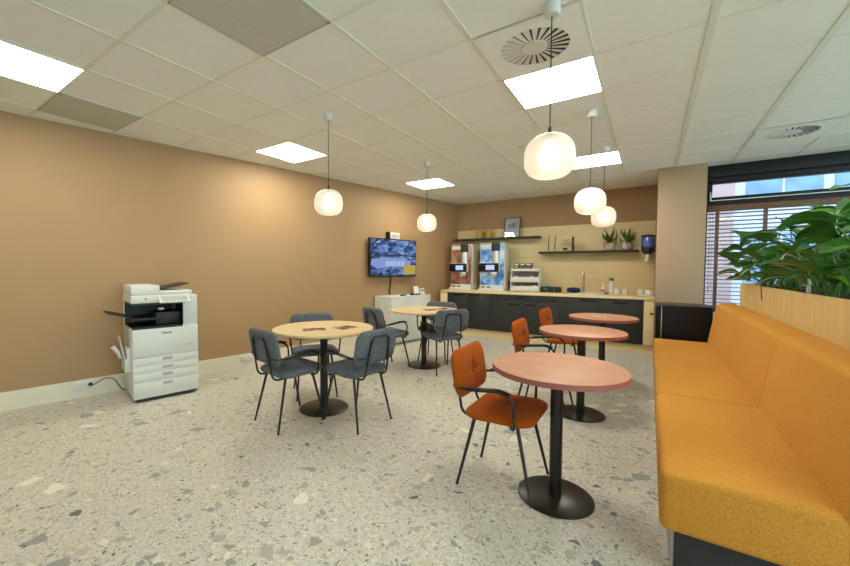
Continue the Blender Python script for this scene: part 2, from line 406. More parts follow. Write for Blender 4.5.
def wall_prism(poly, z0, z1): return B().prism(poly, z0, z1, 'Z')
p0, p1 = wall_pt(-4.2), wall_pt(7.9)
struct('wall_left', wall_prism([(p0[0]-.25, p0[1]), (p0[0], p0[1]), (p1[0], p1[1]), (p1[0]-.25, p1[1])], 0, CZ+.05), M['wall'])
q0, q1 = kit(-3.62, .74), kit(.62, .74)
struct('wall_back', wall_prism([(q0[0]-.2, q0[1]), (q1[0], q1[1]), (q1[0], q1[1]+.2), (q0[0]-.2, q0[1]+.2)], 0, CZ+.05), M['wall'])
struct('wall_pillar', B().bx(.072, .605, 6.45, 7.70, 0, CZ+.002, .004), M['pillar'])
struct('wall_right', B().bx(6.0, 6.2, -4.2, 7.9, 0, CZ+.05), M['white_wall'])
struct('wall_rear', B().bx(-6.2, 6.2, -4.2, -4.0, 0, CZ+.05), M['white_wall'])
struct('wall_window', B().bx(.605, 6.0, 6.68, 6.95, 0, .72), M['white_wall'])
# baseboard along the left wall
a0, a1 = wall_pt(-3.9), wall_pt(7.55); o = .016/math.cos(WA)
struct('baseboard_left', wall_prism([(a0[0], a0[1]), (a0[0]+o, a0[1]), (a1[0]+o, a1[1]), (a1[0], a1[1])], 0, .175), M['base'])
# window: dark frame, narrow transom, tall lower pane behind the blind
win = bpy.data.objects.new('window_1', None); COL.objects.link(win); win['kind'] = 'structure'
b = B()
b.bx(.607, 6.0, 6.68, 6.95, 2.56, CZ, .004); b.bx(.607, 6.0, 6.71, 6.95, 2.50, 2.57, .004)
b.bx(.607, .64, 6.68, 6.95, .72, 2.6, .004); b.bx(.607, 6.0, 6.69, 6.95, 2.165, 2.235, .004)
b.bx(.607, 6.0, 6.69, 6.95, .72, .78, .004)
for x in (2.75, 4.6): b.bx(x-.035, x+.035, 6.70, 6.95, .78, 2.55, .004)
b.build('window_frame', M['frame'], win)
for k, (xa, xb) in enumerate(((.64, 2.715), (2.785, 4.565), (4.635, 6.0))):
    s_ = B()
    s_.bx(xa, xb, 6.735, 6.80, 2.235, 2.295, .004); s_.bx(xa, xb, 6.735, 6.80, 2.475, 2.52, .004)
    s_.bx(xa, xa+.05, 6.735, 6.80, 2.24, 2.52, .004); s_.bx(xb-.05, xb, 6.735, 6.80, 2.24, 2.52, .004)
    sash = s_.build('transom_sash', M['frame'], win)
    B().bx(xa+.04, xb-.04, 6.765, 6.775, 2.285, 2.485).build('pane', M['glass'], sash)
    B().bx(xa, xb, 6.80, 6.81, .78, 2.17).build('pane', M['glass'], win)
B().bx(.66, 5.9, 6.684, 6.700, 2.238, 2.248).build('drip_rail', M['alu'], win)
h = B(); h.bx(.655, .675, 6.67, 6.70, 2.24, 2.27, .003); h.bx(.655, .672, 6.655, 6.675, 2.25, 2.36, .004)
h.build('window_handle', M['alu'], win)

# ================================================================ CEILING FITTINGS
def cell(i, j): return (GX+.6*i+.3, GY+.6*j+.3, CZ)
def light_panel(i, j, label):
    t = thing('ceiling_light', label, 'ceiling light', cell(i, j), 0, 'square ceiling light panels')
    B().bx(-.297, .297, -.297, .297, -.004, -.0005).build('diffuser', M['panel'], t)
    f = B()
    for sx in (-1, 1): f.bx(sx*.3, sx*.292, -.3, .3, -.006, .012); f.bx(-.3, .3, sx*.3, sx*.292, -.006, .012)
    f.build('frame', M['white'], t)
light_panel(-4, -1, 'square light panel cut by the left edge of the photo, nearest the left wall')
light_panel(-4, 3, 'square light panel near the left wall, beside the front pendant lamp of the maple tables')
light_panel(-3, 7, 'smallest square light panel, by the far corner behind the farthest maple-table pendant')
light_panel(1, 3, 'large square light panel beside the round swirl vent, next to the nearest pendant cord')
light_panel(1, 7, 'square light panel partly behind the pendant lamps near the kitchen back wall')
for (i, j) in ((5, 2), (5, -2)):  # unseen panels, added and placed for their light on bench and floor
    light_panel(i, j, 'unseen square light panel added to light the near part of the room')
def grille(i, j, label):
    t = thing('ceiling_vent', label, 'air vent', cell(i, j))
    B().bx(-.288, .288, -.288, .288, -.005, -.001).build('perforated_plate', M['perf'], t)
    f = B()
    for sx in (-1, 1): f.bx(sx*.3, sx*.286, -.3, .3, -.006, .01); f.bx(-.3, .3, sx*.3, sx*.286, -.006, .01)
    f.build('frame', M['grey'], t)
grille(-1, 0, 'large grey perforated square vent at the top edge of the ceiling')
grille(-5, 0, 'grey perforated vent panel in the ceiling beside the left wall')
def swirl(i, j, label):
    x, y, z = cell(i, j)
    t = thing('swirl_diffuser', label, 'air vent', (x, y, z))
    pl = B(); t_ = bmesh.new(); n = 48; R = .205
    inner = [t_.verts.new((R*math.cos(2*PI*k/n), R*math.sin(2*PI*k/n), -.006)) for k in range(n)]
    outer = []
    for k in range(n):
        c, s = math.cos(2*PI*k/n), math.sin(2*PI*k/n); q = .297/max(abs(c), abs(s)); outer.append(t_.verts.new((q*c, q*s, -.006)))
    up = [t_.verts.new((v.co.x, v.co.y, .0)) for v in inner]
    for k in range(n):
        j2 = (k+1) % n; t_.faces.new([inner[k], inner[j2], outer[j2], outer[k]]); t_.faces.new([inner[k], up[k], up[j2], inner[j2]])
    pl._in(t_); pl.build('face_plate', M['tile'], t)
    B().lathe([(0, -.0008), (.206, -.0008)], seg=48).build('dark_recess', M['ink'], t)
    hub = B(); hub.lathe([(0, -.008), (.075, -.008), (.078, -.002), (.078, .0)], seg=40)
    hub.build('hub', M['offwhite'], t)
    v = B()
    for k in range(24):
        a = 2*PI*k/24
        rot = Matrix.Rotation(a, 4, 'Z') @ Matrix.Translation((.141, 0, -.0045)) @ Matrix.Rotation(math.radians(9), 4, 'X')
        tb = bmesh.new()
        vs = [tb.verts.new(p) for p in ((-.064, -.007, 0), (.063, -.019, 0), (.063, .019, 0), (-.064, .007, 0))]
        tb.faces.new(vs); r2 = bmesh.ops.extrude_face_region(tb, geom=tb.faces[:])
        for e in r2['geom']:
            if isinstance(e, bmesh.types.BMVert): e.co.z += .0012
        v._in(tb, rot)
    v.build('vanes', M['offwhite'], t)
swirl(1, 2, 'round swirl vent in a square ceiling plate beside the large light panel')
swirl(4, 7, 'round swirl vent in the bluish ceiling above the window side')
t = thing('sprinkler_head', 'tiny sprinkler head on the ceiling left of the pendant cords', 'sprinkler', (-1.248, 4.385, CZ))
B().lathe([(0, -.001), (.035, -.001), (.03, -.010), (.012, -.012), (0, -.012)], seg=20).build('rosette', M['white'], t)
B().lathe([(0, -.012), (.008, -.012), (.008, -.03), (.016, -.032), (0, -.034)], seg=12).build('nozzle', M['steel'], t)

def make_pendant(label, loc):
    t = thing('pendant_lamp', label, 'pendant lamp', loc, 0, 'frosted globe pendants over the tables')
    B().lathe([(0, 0), (.042, 0), (.042, -.055), (.036, -.062), (0, -.062)], (0, 0, -.001), 24).build('canopy', M['white'], t)
    B().cyl((0, 0, 1.99-CZ+.03), .0032, CZ-1.99-.09, 8).build('cord', M['root'], t)
    B().lathe([(0, .05), (.008, .05), (.010, 0), (.022, -.004), (.022, -.015), (0, -.015)], (0, 0, 2.02-CZ), 16).build('lamp_holder', M['ink'], t)
    pr = []
    for k in range(25):
        a = -PI/2 + PI*k/24; c, s = math.cos(a), math.sin(a); p = 2.6
        q = (abs(c)**p + abs(s)**p)**(-1/p); pr.append((max(0, .129*q*c), .119*q*s*.985 + .008*(1-(q*c)**2)))
    pr[0] = (0, pr[0][1]); pr[-1] = (0, pr[-1][1])
    B().lathe(pr, (0, 0, 1.907-CZ), 40).build('shade', M['shade'], t, ang=80)
    B().lathe([(0, -.055), (.030, -.045), (.042, -.01), (.030, .03), (.014, .06), (0, .065)], (0, 0, 1.917-CZ), 20).build('bulb', M['bulb'], t, ang=80)
    return t
PEND = [('nearest and largest pendant globe, over the front terracotta table', (-.460, 2.148)),
        ('pendant globe over the second terracotta table, just left of another globe it overlaps', (-.455, 3.76)),
        ('pendant globe over the farthest terracotta table, partly behind another globe', (-.456, 4.95)),
        ('pendant globe over the nearer maple table beside the left wall', (-2.45, 2.51)),
        ('smallest pendant globe, over the farther maple table beside the screen', (-2.45, 4.34))]
p_ = make_pendant(PEND[0][0], (*PEND[0][1], CZ))
for lb, (x, y) in PEND[1:]: dup(p_, (x, y, CZ), label=lb)

# ================================================================ KITCHEN
PF = -.05                                  # cabinet fronts, relative to the plinth line
tag(B().bx(-3.50, .085, 0, .6, .001, .138).build('plinth', M['oak'], None, kit(0), KA), 'long oak plinth under the dark kitchen cabinets', 'plinth')
wt = B(); wt.bx(-3.505, .085, -.07, .715, .838, .88, .003)
tag(wt.build('worktop', M['oak'], None, kit(0), KA), 'long pale oak worktop along the kitchen back wall', 'worktop')
tag(B().bx(-3.475, .085, .715, .735, .881, 2.125, .002).build('backsplash', M['oak'], None, kit(0), KA), 'tall oak wall panel behind the kitchen worktop', 'wall panel')
def end_panel(x0, x1, label):
    t = thing('end_panel', label, 'cabinet panel', kit((x0+x1)/2), KA); h = (x1-x0)/2
    B().bx(-h, h, PF, .6, .141, .837, .003).build('panel', M['oak'], t); return t
end_panel(-3.515, -3.362, 'narrow oak end panel left of the dark cabinets, behind the maple table')
ep = end_panel(-.060, .068, 'narrow oak end panel right of the dark cabinets, beside the pillar')
k_ = B(); k_.cyl((.035, PF-.002, .63), .013, .025, 16, Matrix.Rotation(PI/2, 4, 'X')); k_.box((.035, PF-.032, .63), (.05, .012, .022), .004)
k_.build('lock_knob', M['black'], ep)
def cabinet(x0, x1, label, fronts):
    t = thing('kitchen_cabinet', label, 'cabinet', kit((x0+x1)/2), KA, 'anthracite kitchen base cabinets'); xm = (x0+x1)/2
    B().bx(x0-xm+.001, x1-xm-.001, PF+.021, .58, .141, .836).build('body', M['front'], t)
    for (nm, a, c, z0, z1, hx, hz) in fronts:
        d = B().bx(a-xm+.0015, c-xm-.0015, PF, PF+.02, z0+.0015, z1-.0015, .001).build(nm, M['front'], t)
        g = B(); g.bx(hx-xm-.105, hx-xm+.105, PF-.012, PF-.001, hz+.008, hz+.022, .002); g.bx(hx-xm-.105, hx-xm+.105, PF-.004, PF-.0005, hz-.022, hz+.01, .001)
        g.build('grip_handle', M['front_dark'], d)
Z0, Z1 = .141, .836
cabinet(-3.360, -2.938, 'dark cabinet with one door, leftmost under the brown coffee machine', [('door', -3.36, -2.938, Z0, Z1, -3.10, .79)])
cabinet(-2.938, -2.488, 'dark one-door cabinet under the blue coffee machine, second from the left', [('door', -2.938, -2.488, Z0, Z1, -2.79, .79)])
cabinet(-2.488, -1.285, 'wide dark cabinet with a drawer over two doors, under the white rack',
        [('drawer', -2.488, -1.285, .722, Z1, -1.883, .792), ('door', -2.488, -1.886, Z0, .722, -2.03, .664), ('door', -1.886, -1.285, Z0, .722, -1.74, .664)])
cabinet(-1.285, -.674, 'dark cabinet under the sink and tap', [('door', -1.285, -.674, Z0, Z1, -.82, .79)])
cabinet(-.674, -.062, 'rightmost dark cabinet below the cups, with a centred grip', [('door', -.674, -.062, Z0, Z1, -.368, .778)])
def shelf(x0, x1, z, label):
    tag(B().bx(x0, x1, .46, .713, z, z+.030, .002).build('wall_shelf', M['front'], None, kit(0), KA), label, 'shelf', 'dark floating shelves on the oak panel')
shelf(-3.47, -1.725, 1.905, 'upper dark floating shelf on the left, above the coffee machines')
shelf(-1.735, -.14, 1.603, 'lower dark floating shelf on the right, above the sink')
S1, S2, WT = 1.9355, 1.6335, .8805

def coffee_machine(x0, x1, off, h, front, label):
    W = x1-x0; D = .34; t = thing('coffee_machine', label, 'coffee machine', kit((x0+x1)/2, off, WT), KA); w2 = W/2
    b = B(); b.bx(-w2, w2, .03, D, .09, h, .012, 3); b.bx(-w2, w2, .12, D, .0, .1, .006); b.build('housing', M['offwhite'], t)
    fp = B(); fp.bx(-w2+.012, w2-.012, .018, .034, .11, h-.012, .004); fp.build('front_panel', front, t)
    B().bx(-w2-.005, w2+.005, -.05, .14, 0, .045, .008).build('drip_tray', M['white'], t)
    d = B(); d.bx(-w2+.01, w2-.01, -.02, .06, .045, .11, .006); d.build('tray_surround', M['white'], t)
    hd = B(); hd.bx(-w2-.02, w2*.66, -.035, .02, h*.385, h*.585, .01); m_ = hd.build('control_head', M['offwhite'], t)
    B().bx(-w2-.012, w2*.62, -.040, -.034, h*.395, h*.575, .002).build('display_bezel', M['gloss'], m_)
    B().bx(-w2*.42, w2*.28, -.0425, -.039, h*.435, h*.535, .001).build('display', M['lcd'], m_)
    c = B(); c.cyl((.145*W, .03, h*.585), .078, h*.24, 24); c.build('bean_canister', M['steel'], t)
    c = B(); c.cyl((.145*W, .03, h*.825), .082, h*.17, 24, bev=.006); c.build('canister_cap', M['ink'], t)
    n = B()
    for dx in (-.03, .0, .045): n.tube([(dx+.03, -.01, h*.385), (dx+.03, -.012, h*.33), (dx+.025, -.015, h*.28)], .014, 10)
    n.box((.05, -.01, h*.35), (.13, .05, .06), .01); n.build('nozzle', M['steel'], t)
    B().bx(-w2+.03, -w2*.05, .012, .019, h*.88, h*.965, .001).build('name_plate', M['white'], t)
    for k in range(2): B().bx(-w2+.05+.11*k, -w2+.12+.11*k, -.0225, -.019, .060, .085).build('tray_button', M['ink'], t)
    return t
coffee_machine(-3.415, -2.955, .20, .925, M['brew_brown'], 'left coffee machine with a brown printed front')
coffee_machine(-2.79, -2.30, .20, .935, M['brew_blue'], 'right coffee machine with a blue and white printed front')
# three-tier rack with sachets
RX = -1.935
t = thing('beverage_rack', 'white three-tier rack on the worktop right of the blue coffee machine', 'rack', kit(RX, .25, WT), KA)
b = B()
for sx in (-1, 1): b.prism([(.0, .0), (.30, 0), (.30, .42), (.12, .42), (.02, .30)], sx*.255-.006, sx*.255+.006, 'X', .002)
b.build('side_panel', M['white'], t)
b = B(); b.bx(-.25, .25, .29, .30, 0, .42); b.build('back_panel', M['grey'], t)
for z, y0 in ((.02, .0), (.19, .03)):
    b = B(); b.bx(-.249, .249, y0, .288, z, z+.008); b.bx(-.249, .249, y0-.012, y0, z-.01, z+.085, .003)
    for k in (-.08, .08): b.bx(k-.003, k+.003, y0, .28, z, z+.075)
    tr = b.build('tray', M['white'], t)
    q = B()
    for k in range(9): q.bx(-.225+.053*k, -.20+.053*k, y0-.0135, y0-.011, z+.02, z+.027)
    q.build('tray_dots', M['grey'], tr)
B().bx(-.262, .262, .02, .30, .421, .432, .002).build('top_shelf', M['white'], t)
B().bx(-.262, .262, .008, .02, .385, .432, .002).build('top_lip', M['white'], t)
cols = [M['paper'], M['red'], M['paper'], M['greencap'], M['red'], M['greencap'], M['yellow'], M['paper']]
nm = ['white', 'red', 'cream', 'dark green', 'bright red', 'light green', 'yellow', 'pale']
spots = [(-.17, .19), (-.11, .19), (.12, .19), (-.12, .02), (-.04, .02), (.03, .02), (.13, .02), (.19, .02)]
for k, (sx, z) in enumerate(spots):
    yy = .30 if z < .1 else .33
    loc = kit(RX+sx, yy, WT+z+.0085)
    tag(B().box((0, 0, .045), (.05, .06, .09), .006).build('drink_sachet', cols[k], None, loc, KA),
        'small %s sachet pack in the %s tray of the white rack' % (nm[k], 'lower' if z < .1 else 'middle'), 'sachet', 'sachet packs in the white rack')
for k, (c_, nm_) in enumerate(((M['yellow'], 'yellow'), (M['greencap'], 'green'), (M['red'], 'red'))):
    t = thing('tea_box', 'small black tea box with a %s dot on top of the white rack' % nm_, 'box', kit(RX-.165+.112*k, .36, WT+.4325), KA, 'tea boxes on the white rack')
    B().bx(-.054, .054, -.05, .09, 0, .105, .003).build('carton', M['tealabel'], t)
    B().cyl((0, -.0515, .035), .02, .002, 16, Matrix.Rotation(PI/2, 4, 'X')).build('flavour_dot', c_, t)
    B().bx(-.035, .035, -.0525, -.0505, .07, .09).build('flavour_label', M['paper'], t)
t = thing('tea_chest', 'low black box with three compartments on the worktop', 'box', kit(-1.485, .38, WT), KA)
b = B(); b.bx(-.17, .17, -.07, .07, 0, .100, .003); b.build('case', M['blackp'], t)
for k in (-.06, .06): B().bx(k-.002, k+.002, -.073, -.069, .005, .085).build('divider', M['grey'], t)
B().bx(-.12, -.08, -.073, -.070, .055, .075).build('sticker', M['teal'], t)
tag(B().box((0, 0, .012), (.08, .05, .024), .003).build('sachet_pack', M['teal'], None, kit(-1.555, .38, WT+.1005), KA), 'small turquoise pack lying on the low black box', 'packet')
# sink, tap, cloth
t = thing('sink', 'shallow stainless steel sink set in the oak worktop', 'sink', kit(-.96, .32, WT), KA)
b = B()
for sx in (-1, 1): b.bx(sx*.235, sx*.21, -.19, .19, 0, .012, .003); b.bx(-.235, .235, sx*.19, sx*.165, 0, .012, .003)
b.build('rim', M['steel'], t); B().bx(-.22, .22, -.175, .175, .0005, .004).build('bowl', M['steel'], t)
t = thing('kitchen_tap', 'tall chrome kitchen tap behind the sink', 'tap', kit(-.975, .56, WT), KA)
b = B(); b.cyl((0, 0, 0), .026, .05, 20, bev=.004); b.tube(fillet([(0, 0, .05), (0, 0, .36), (0, -.03, .385), (0, -.20, .385), (0, -.20, .34)], .04), .017, 12); b.build('spout', M['chrome'], t)
b = B(); b.cyl((.02, 0, .09), .022, .05, 16, Matrix.Rotation(PI/2, 4, 'Y')); b.tube([(.065, 0, .09), (.085, -.01, .14)], .007, 8); b.build('lever', M['chrome'], t)
b = B(); b.pad(.22, .12, .07, .045, Matrix.Translation((0, 0, .042)), rings=8, seg=36, belly=.012)
tag(b.build('dish_cloth', M['cloth'], None, kit(-1.10, .30, WT+.014), KA+.2), 'crumpled navy blue dish cloth on the left edge of the sink', 'cloth')
# soap, bottle, cups, tray
t = thing('soap_bottle', 'white soap bottle with a red label beside the green-capped bottle', 'bottle', kit(-.655, .43, WT), KA)
B().lathe([(0, 0), (.034, 0), (.036, .01), (.034, .11), (.014, .14), (.012, .155), (0, .155)], seg=20).build('bottle_body', M['white'], t)
B().lathe([(.0362, .03), (.0362, .085)], seg=20).build('label', M['pink'], t)
B().lathe([(0, .15), (.014, .15), (.011, .18), (.004, .20), (0, .20)], seg=14).build('cap', M['white'], t)
t = thing('water_bottle', 'tall clear bottle with a green cap on the worktop', 'bottle', kit(-.535, .44, WT), KA)
B().lathe([(0, 0), (.037, 0), (.040, .01), (.040, .16), (.028, .20), (.022, .235), (0, .235)], seg=22).build('bottle_body', M['offwhite'], t)
B().lathe([(0, .23), (.036, .23), (.038, .24), (.036, .278), (0, .28)], seg=20).build('cap', M['greencap'], t)
tag(B().box((0, 0, .015), (.07, .04, .03), .01).build('sponge', M['bluep'], None, kit(-.60, .36, WT), KA+.3), 'small blue sponge in front of the soap bottle', 'sponge')
def cup(label, loc, rz, up=True):
    t = thing('coffee_cup', label, 'cup', loc, rz, 'white coffee cups on the worktop')
    pr = [(0, .003), (.034, 0), (.040, .02), (.044, .098), (.041, .098), (.036, .02), (0, .008)] if up else [(.041, 0), (.036, .065), (.030, .085), (0, .084)]
    B().lathe(pr, seg=24).build('cup_body', M['cup'], t)
    B().tube(fillet([(.036, 0, .07), (.066, 0, .066), (.062, 0, .025), (.034, 0, .022)], .02), .005, 8).build('handle', M['cup'], t)
cup('white coffee cup with its handle turned left, right of the green-capped bottle', kit(-.44, .40, WT), PI+.3)
cup('white coffee cup partly hidden, second right of the green-capped bottle', kit(-.335, .43, WT), .2)
t = thing('serving_tray', 'white serving tray holding cups at the right end of the worktop', 'tray', kit(-.045, .33, WT), KA)
b = B(); b.bx(-.115, .105, -.09, .09, .0, .008, .003)
for sx in (-.115, .099): b.bx(sx, sx+.006, -.09, .09, .004, .022, .002)
for sy in (-.09, .084): b.bx(-.115, .105, sy, sy+.006, .004, .022, .002)
b.build('tray_body', M['white'], t)
cup('white cup standing at the back left of the serving tray', kit(-.110, .341, WT+.0085), PI+.6)
cup('upturned white cup stacked in the middle of the serving tray', kit(-.03, .372, WT+.0085), 1.2, False)
cup('white cup at the front right corner of the serving tray', kit(.008, .296, WT+.0085), -.6, False)
# shelf objects
for x, lb in ((-2.93, 'left golden woven canister on the upper shelf'), (-2.735, 'right golden woven canister on the upper shelf')):
    t = thing('woven_canister', lb, 'canister', kit(x, .56, S1), KA, 'golden canisters on the upper shelf')
    B().lathe([(0, 0), (.060, 0), (.066, .02), (.066, .145), (.06, .16), (0, .16)], seg=24).build('canister_body', M['gold_weave'], t)
    B().lathe([(0, .16), (.062, .16), (.062, .178), (.02, .185), (0, .185)], seg=24).build('lid', M['gold_weave'], t)
t = thing('picture_frame', 'black framed picture leaning on the upper shelf', 'picture', kit(-2.285, .60, S1+.003), KA)
rot = Matrix.Rotation(math.radians(-8), 4, 'X')
b = B()
for sx in (-1, 1): b.box(rot @ Vector((sx*.148, 0, .20)), (.012, .02, .40), .002, rot=rot)
for z in (.006, .394): b.box(rot @ Vector((0, 0, z)), (.308, .02, .012), .002, rot=rot)
b.build('frame', M['black'], t)
B().box(rot @ Vector((0, .002, .20)), (.285, .008, .378), rot=rot).build('mat_board', M['white'], t)
B().box(rot @ Vector((0, -.0028, .235)), (.20, .002, .13), rot=rot).build('print', M['picture'], t)
B().box(rot @ Vector((0, -.006, .20)), (.285, .002, .378), rot=rot).build('glass_pane', M['glass'], t)
for x, lb, ln in ((-1.585, 'left brass candle holder with a thin dark candle on the lower shelf', .01), (-1.475, 'right brass candle holder with a thin dark candle on the lower shelf', .015)):
    t = thing('candle_holder', lb, 'candle holder', kit(x, .56, S2), KA, 'brass candle holders on the lower shelf')
    B().lathe([(0, 0), (.036, 0), (.036, .008), (.012, .012), (.014, .04), (0, .04)], seg=20).build('holder', M['brass'], t)
    B().tube([(0, 0, .03), (ln, 0, .30)], .009, 10, rad=[.010, .006]).build('candle', M['walnut'], t)
t = thing('decor_stand', 'black and brass decorative stand with three ledges on the lower shelf', 'ornament', kit(-1.16, .55, S2), KA)
B().bx(-.016, .016, -.04, .04, 0, .26, .002).build('upright', M['black'], t)
for x0, x1, z in ((-.17, -.016, .20), (-.16, -.016, .012), (.016, .19, .125)): B().bx(x0, x1, -.04, .04, z, z+.016, .002).build('ledge', M['brass'], t)
tag(B().box((0, 0, .018), (.075, .05, .036), .006).build('trinket_box', M['black'], None, kit(-1.29, .55, S2+.029), KA), 'tiny black box on the lowest ledge of the brass stand', 'box')
def spiky(x, seed, label):
    rnd = random.Random(seed)
    t = thing('potted_plant', label, 'potted plant', kit(x-.012, .58, S2), KA, 'small potted plants on the lower shelf')
    B().lathe([(0, 0), (.055, 0), (.078, .02), (.085, .07), (.078, .128), (.068, .13), (.066, .11), (0, .11)], seg=28).build('pot', M['pot'], t)
    f = B(); tb = bmesh.new()
    for k in range(30):
        a = rnd.uniform(0, 2*PI); L = rnd.uniform(.20, .36); el = rnd.uniform(.35, 1.4); dr = rnd.uniform(.3, 1.1); w0 = rnd.uniform(.013, .021)
        p = Vector((0, 0, .11)); d = Vector((math.cos(a)*math.cos(el), math.sin(a)*math.cos(el), math.sin(el))); sd = Vector((-math.sin(a), math.cos(a), 0))
        prev = None
        for i in range(7):
            u = i/6; ww = w0*(1-u**2)*(.6+.8*u)
            row = [tb.verts.new(p-sd*ww), tb.verts.new(p-Vector((0, 0, .003))), tb.verts.new(p+sd*ww)]
            if prev:
                tb.faces.new([prev[0], prev[1], row[1], row[0]]); tb.faces.new([prev[1], prev[2], row[2], row[1]])
            prev = row; d = (d - Vector((0, 0, dr/6))).normalized(); p = p+d*L/6
            if p.y > .115: p.y = .115
            if abs(p.x) > .085: d.x *= .1
            if p.z < .07: d.z = max(d.z, 0)
    f._in(tb); f.build('foliage', M['green'], t)
spiky(-.575, 3, 'left spiky green plant in a pale round pot on the lower shelf')
spiky(-.315, 5, 'right spiky green plant in a pale round pot, next to the towel dispenser')
# paper towel dispenser on the side of the pillar
t = thing('towel_dispenser', 'dark blue paper towel dispenser on the side of the pillar', 'dispenser', (.07, 7.38, 1.535))
b = B(); b.bx(-.045, 0, -.06, .06, .05, .28, .006); b.build('wall_bracket', M['blackp'], t)
b = B(); b.lathe([(0, .02), (.05, .02), (.092, .06), (.092, .13), (0, .13)], (-.10, 0, 0), 28); b.build('lower_cone', M['blackp'], t)
b = B(); b.lathe([(0, .13), (.094, .13), (.094, .30), (.088, .31), (0, .31)], (-.10, 0, 0), 28); b.build('cover', plain('blue_translucent', (.07, .13, .42), .15, var=.3, vscale=20), t)
b = B(); b.lathe([(.095, .295), (.097, .295), (.097, .325), (.06, .335), (0, .335)], (-.10, 0, 0), 28); b.build('rim', M['blackp'], t)
b = B(); b.tube([(-.10, 0, .04), (-.102, 0, -.02), (-.115, -.005, -.075), (-.12, -.01, -.10)], .02, 8, rad=[.022, .024, .018, .006], flat=(1, .4)); b.build('paper_tail', M['paper'], t)
# black glossy cabinet between bench and pillar
t = thing('side_cabinet', 'glossy black cabinet with a chrome strip between the bench and the pillar', 'cabinet', (0, 0, 0))
B().bx(.075, .632, 5.72, 6.28, .03, .858, .014, 3).build('body', M['gloss'], t)
B().bx(.132, .142, 5.712, 5.722, .05, .848, .002).build('chrome_strip', M['chrome'], t)
B().bx(.09, .62, 5.76, 6.25, .001, .032).build('base', M['black'], t)

# ================================================================ LEFT WALL
def wthing(name, label, cat, y, off, z, group=None): return thing(name, label, cat, wall_pt(y, off, z), -WA, group)
t = wthing('television', 'wall-mounted flat screen showing a blue aerial view', 'television', 5.59, 0, 1.505)
B().bx(.003, .05, -.25, .25, -.2, .2, .004).build('wall_mount', M['black'], t)
B().bx(.05, .095, -.585, .585, -.335, .335, .006).build('housing', M['gloss'], t)
sc_ = B().bx(.0945, .0965, -.568, .568, -.318, .318).build('screen', M['tv'], t)
def flat(poly, x): return B().prism(poly, x, x+.0008, 'X')
flat([(-.55, -.03), (-.2, .0), (.25, -.005), (.45, -.06), (.38, -.18), (-.1, -.165), (-.42, -.2), (-.56, -.13)], .0966).build('picture_building', M['tv_roof'], sc_)
b = B()
for k in range(9): b.prism([(-.22+.055*k, -.15), (-.19+.055*k, -.15), (-.18+.055*k, -.06), (-.21+.055*k, -.06)], .0976, .0980, 'X')
b.build('picture_stripes', M['tv_white'], sc_)
b = B(); b.prism([(-.568, .0), (0, .03), (.568, .025), (.568, .05), (0, .055), (-.568, .03)], .0966, .0972, 'X'); b.build('picture_road', M['tv_road'], sc_)
flat([(.23, -.30), (.56, -.30), (.56, -.13), (.23, -.13)], .0982).build('picture_caption', M['tv_yellow'], sc_)
t = wthing('video_bar', 'small silver-grey box with a black side mounted above the screen', 'conference device', 5.59, 0, 1.842)
b = B(); b.bx(.012, .10, -.10, .13, 0, .115, .006); b.build('case', M['offwhite'], t)
B().bx(.1005, .103, -.075, .095, .025, .085, .001).build('front_window', M['grey'], t)
B().bx(.002, .09, -.128, -.102, .0, .125, .004).build('side_bracket', M['blackp'], t)
tag(B().tube([wall_pt(5.55, .03, 1.18), wall_pt(5.55, .035, 1.05), wall_pt(5.53, .03, .93), wall_pt(5.52, .04, .838)], .014, 8).build('power_cable', M['blackp']), 'black cable hanging from the screen down to the white sideboard', 'cable')
t = wthing('sideboard', 'low white sideboard under the wall-mounted screen', 'sideboard', 5.36, .02, 0)
SY0, SY1, SD, SH = -.18, .835, .42, .83
B().bx(0, SD-.02, SY0, SY1, .05, SH-.022, .002).build('body', M['white'], t)
B().bx(0, SD, SY0-.004, SY1+.004, SH-.02, SH, .002).build('top', M['white'], t)
B().bx(.02, SD-.05, SY0+.02, SY1-.02, .001, .05).build('plinth', M['grey'], t)
for a, c in ((SY0+.002, .327), (.329, SY1-.002)): B().bx(SD-.02, SD-.001, a, c, .052, SH-.023, .001).build('door', M['white'], t)
for y, lb, s_ in ((5.52, 'left small black remote on the white sideboard', (.05, .15, .02)), (5.74, 'middle small black puck on the white sideboard', (.06, .06, .03)), (5.88, 'right small dark box on the white sideboard', (.09, .13, .02))):
    b = B(); b.box((0, 0, s_[2]/2), s_, .006)
    tag(b.build('remote_control', M['blackp'], None, wall_pt(y, .33, SH+.0005), -WA+.2), lb, 'remote', 'small black devices on the sideboard')
t = wthing('leaflet_holder', 'white leaflet holder at the right end of the sideboard', 'leaflet holder', 6.09, .20, SH+.0005)
B().box((0, 0, .004), (.10, .26, .008), .002).build('foot', M['white'], t)
r8 = Matrix.Rotation(math.radians(-14), 4, 'Y')
B().box((-.02, -.055, .075), (.008, .13, .14), .001, rot=r8).build('card', M['paper'], t)
B().box((.015, .075, .055), (.008, .12, .10), .001, rot=r8).build('card', M['paper'], t)
B().box((.0225, .075, .065), (.002, .08, .04), rot=r8).build('card_print', M['leaflet'], t)
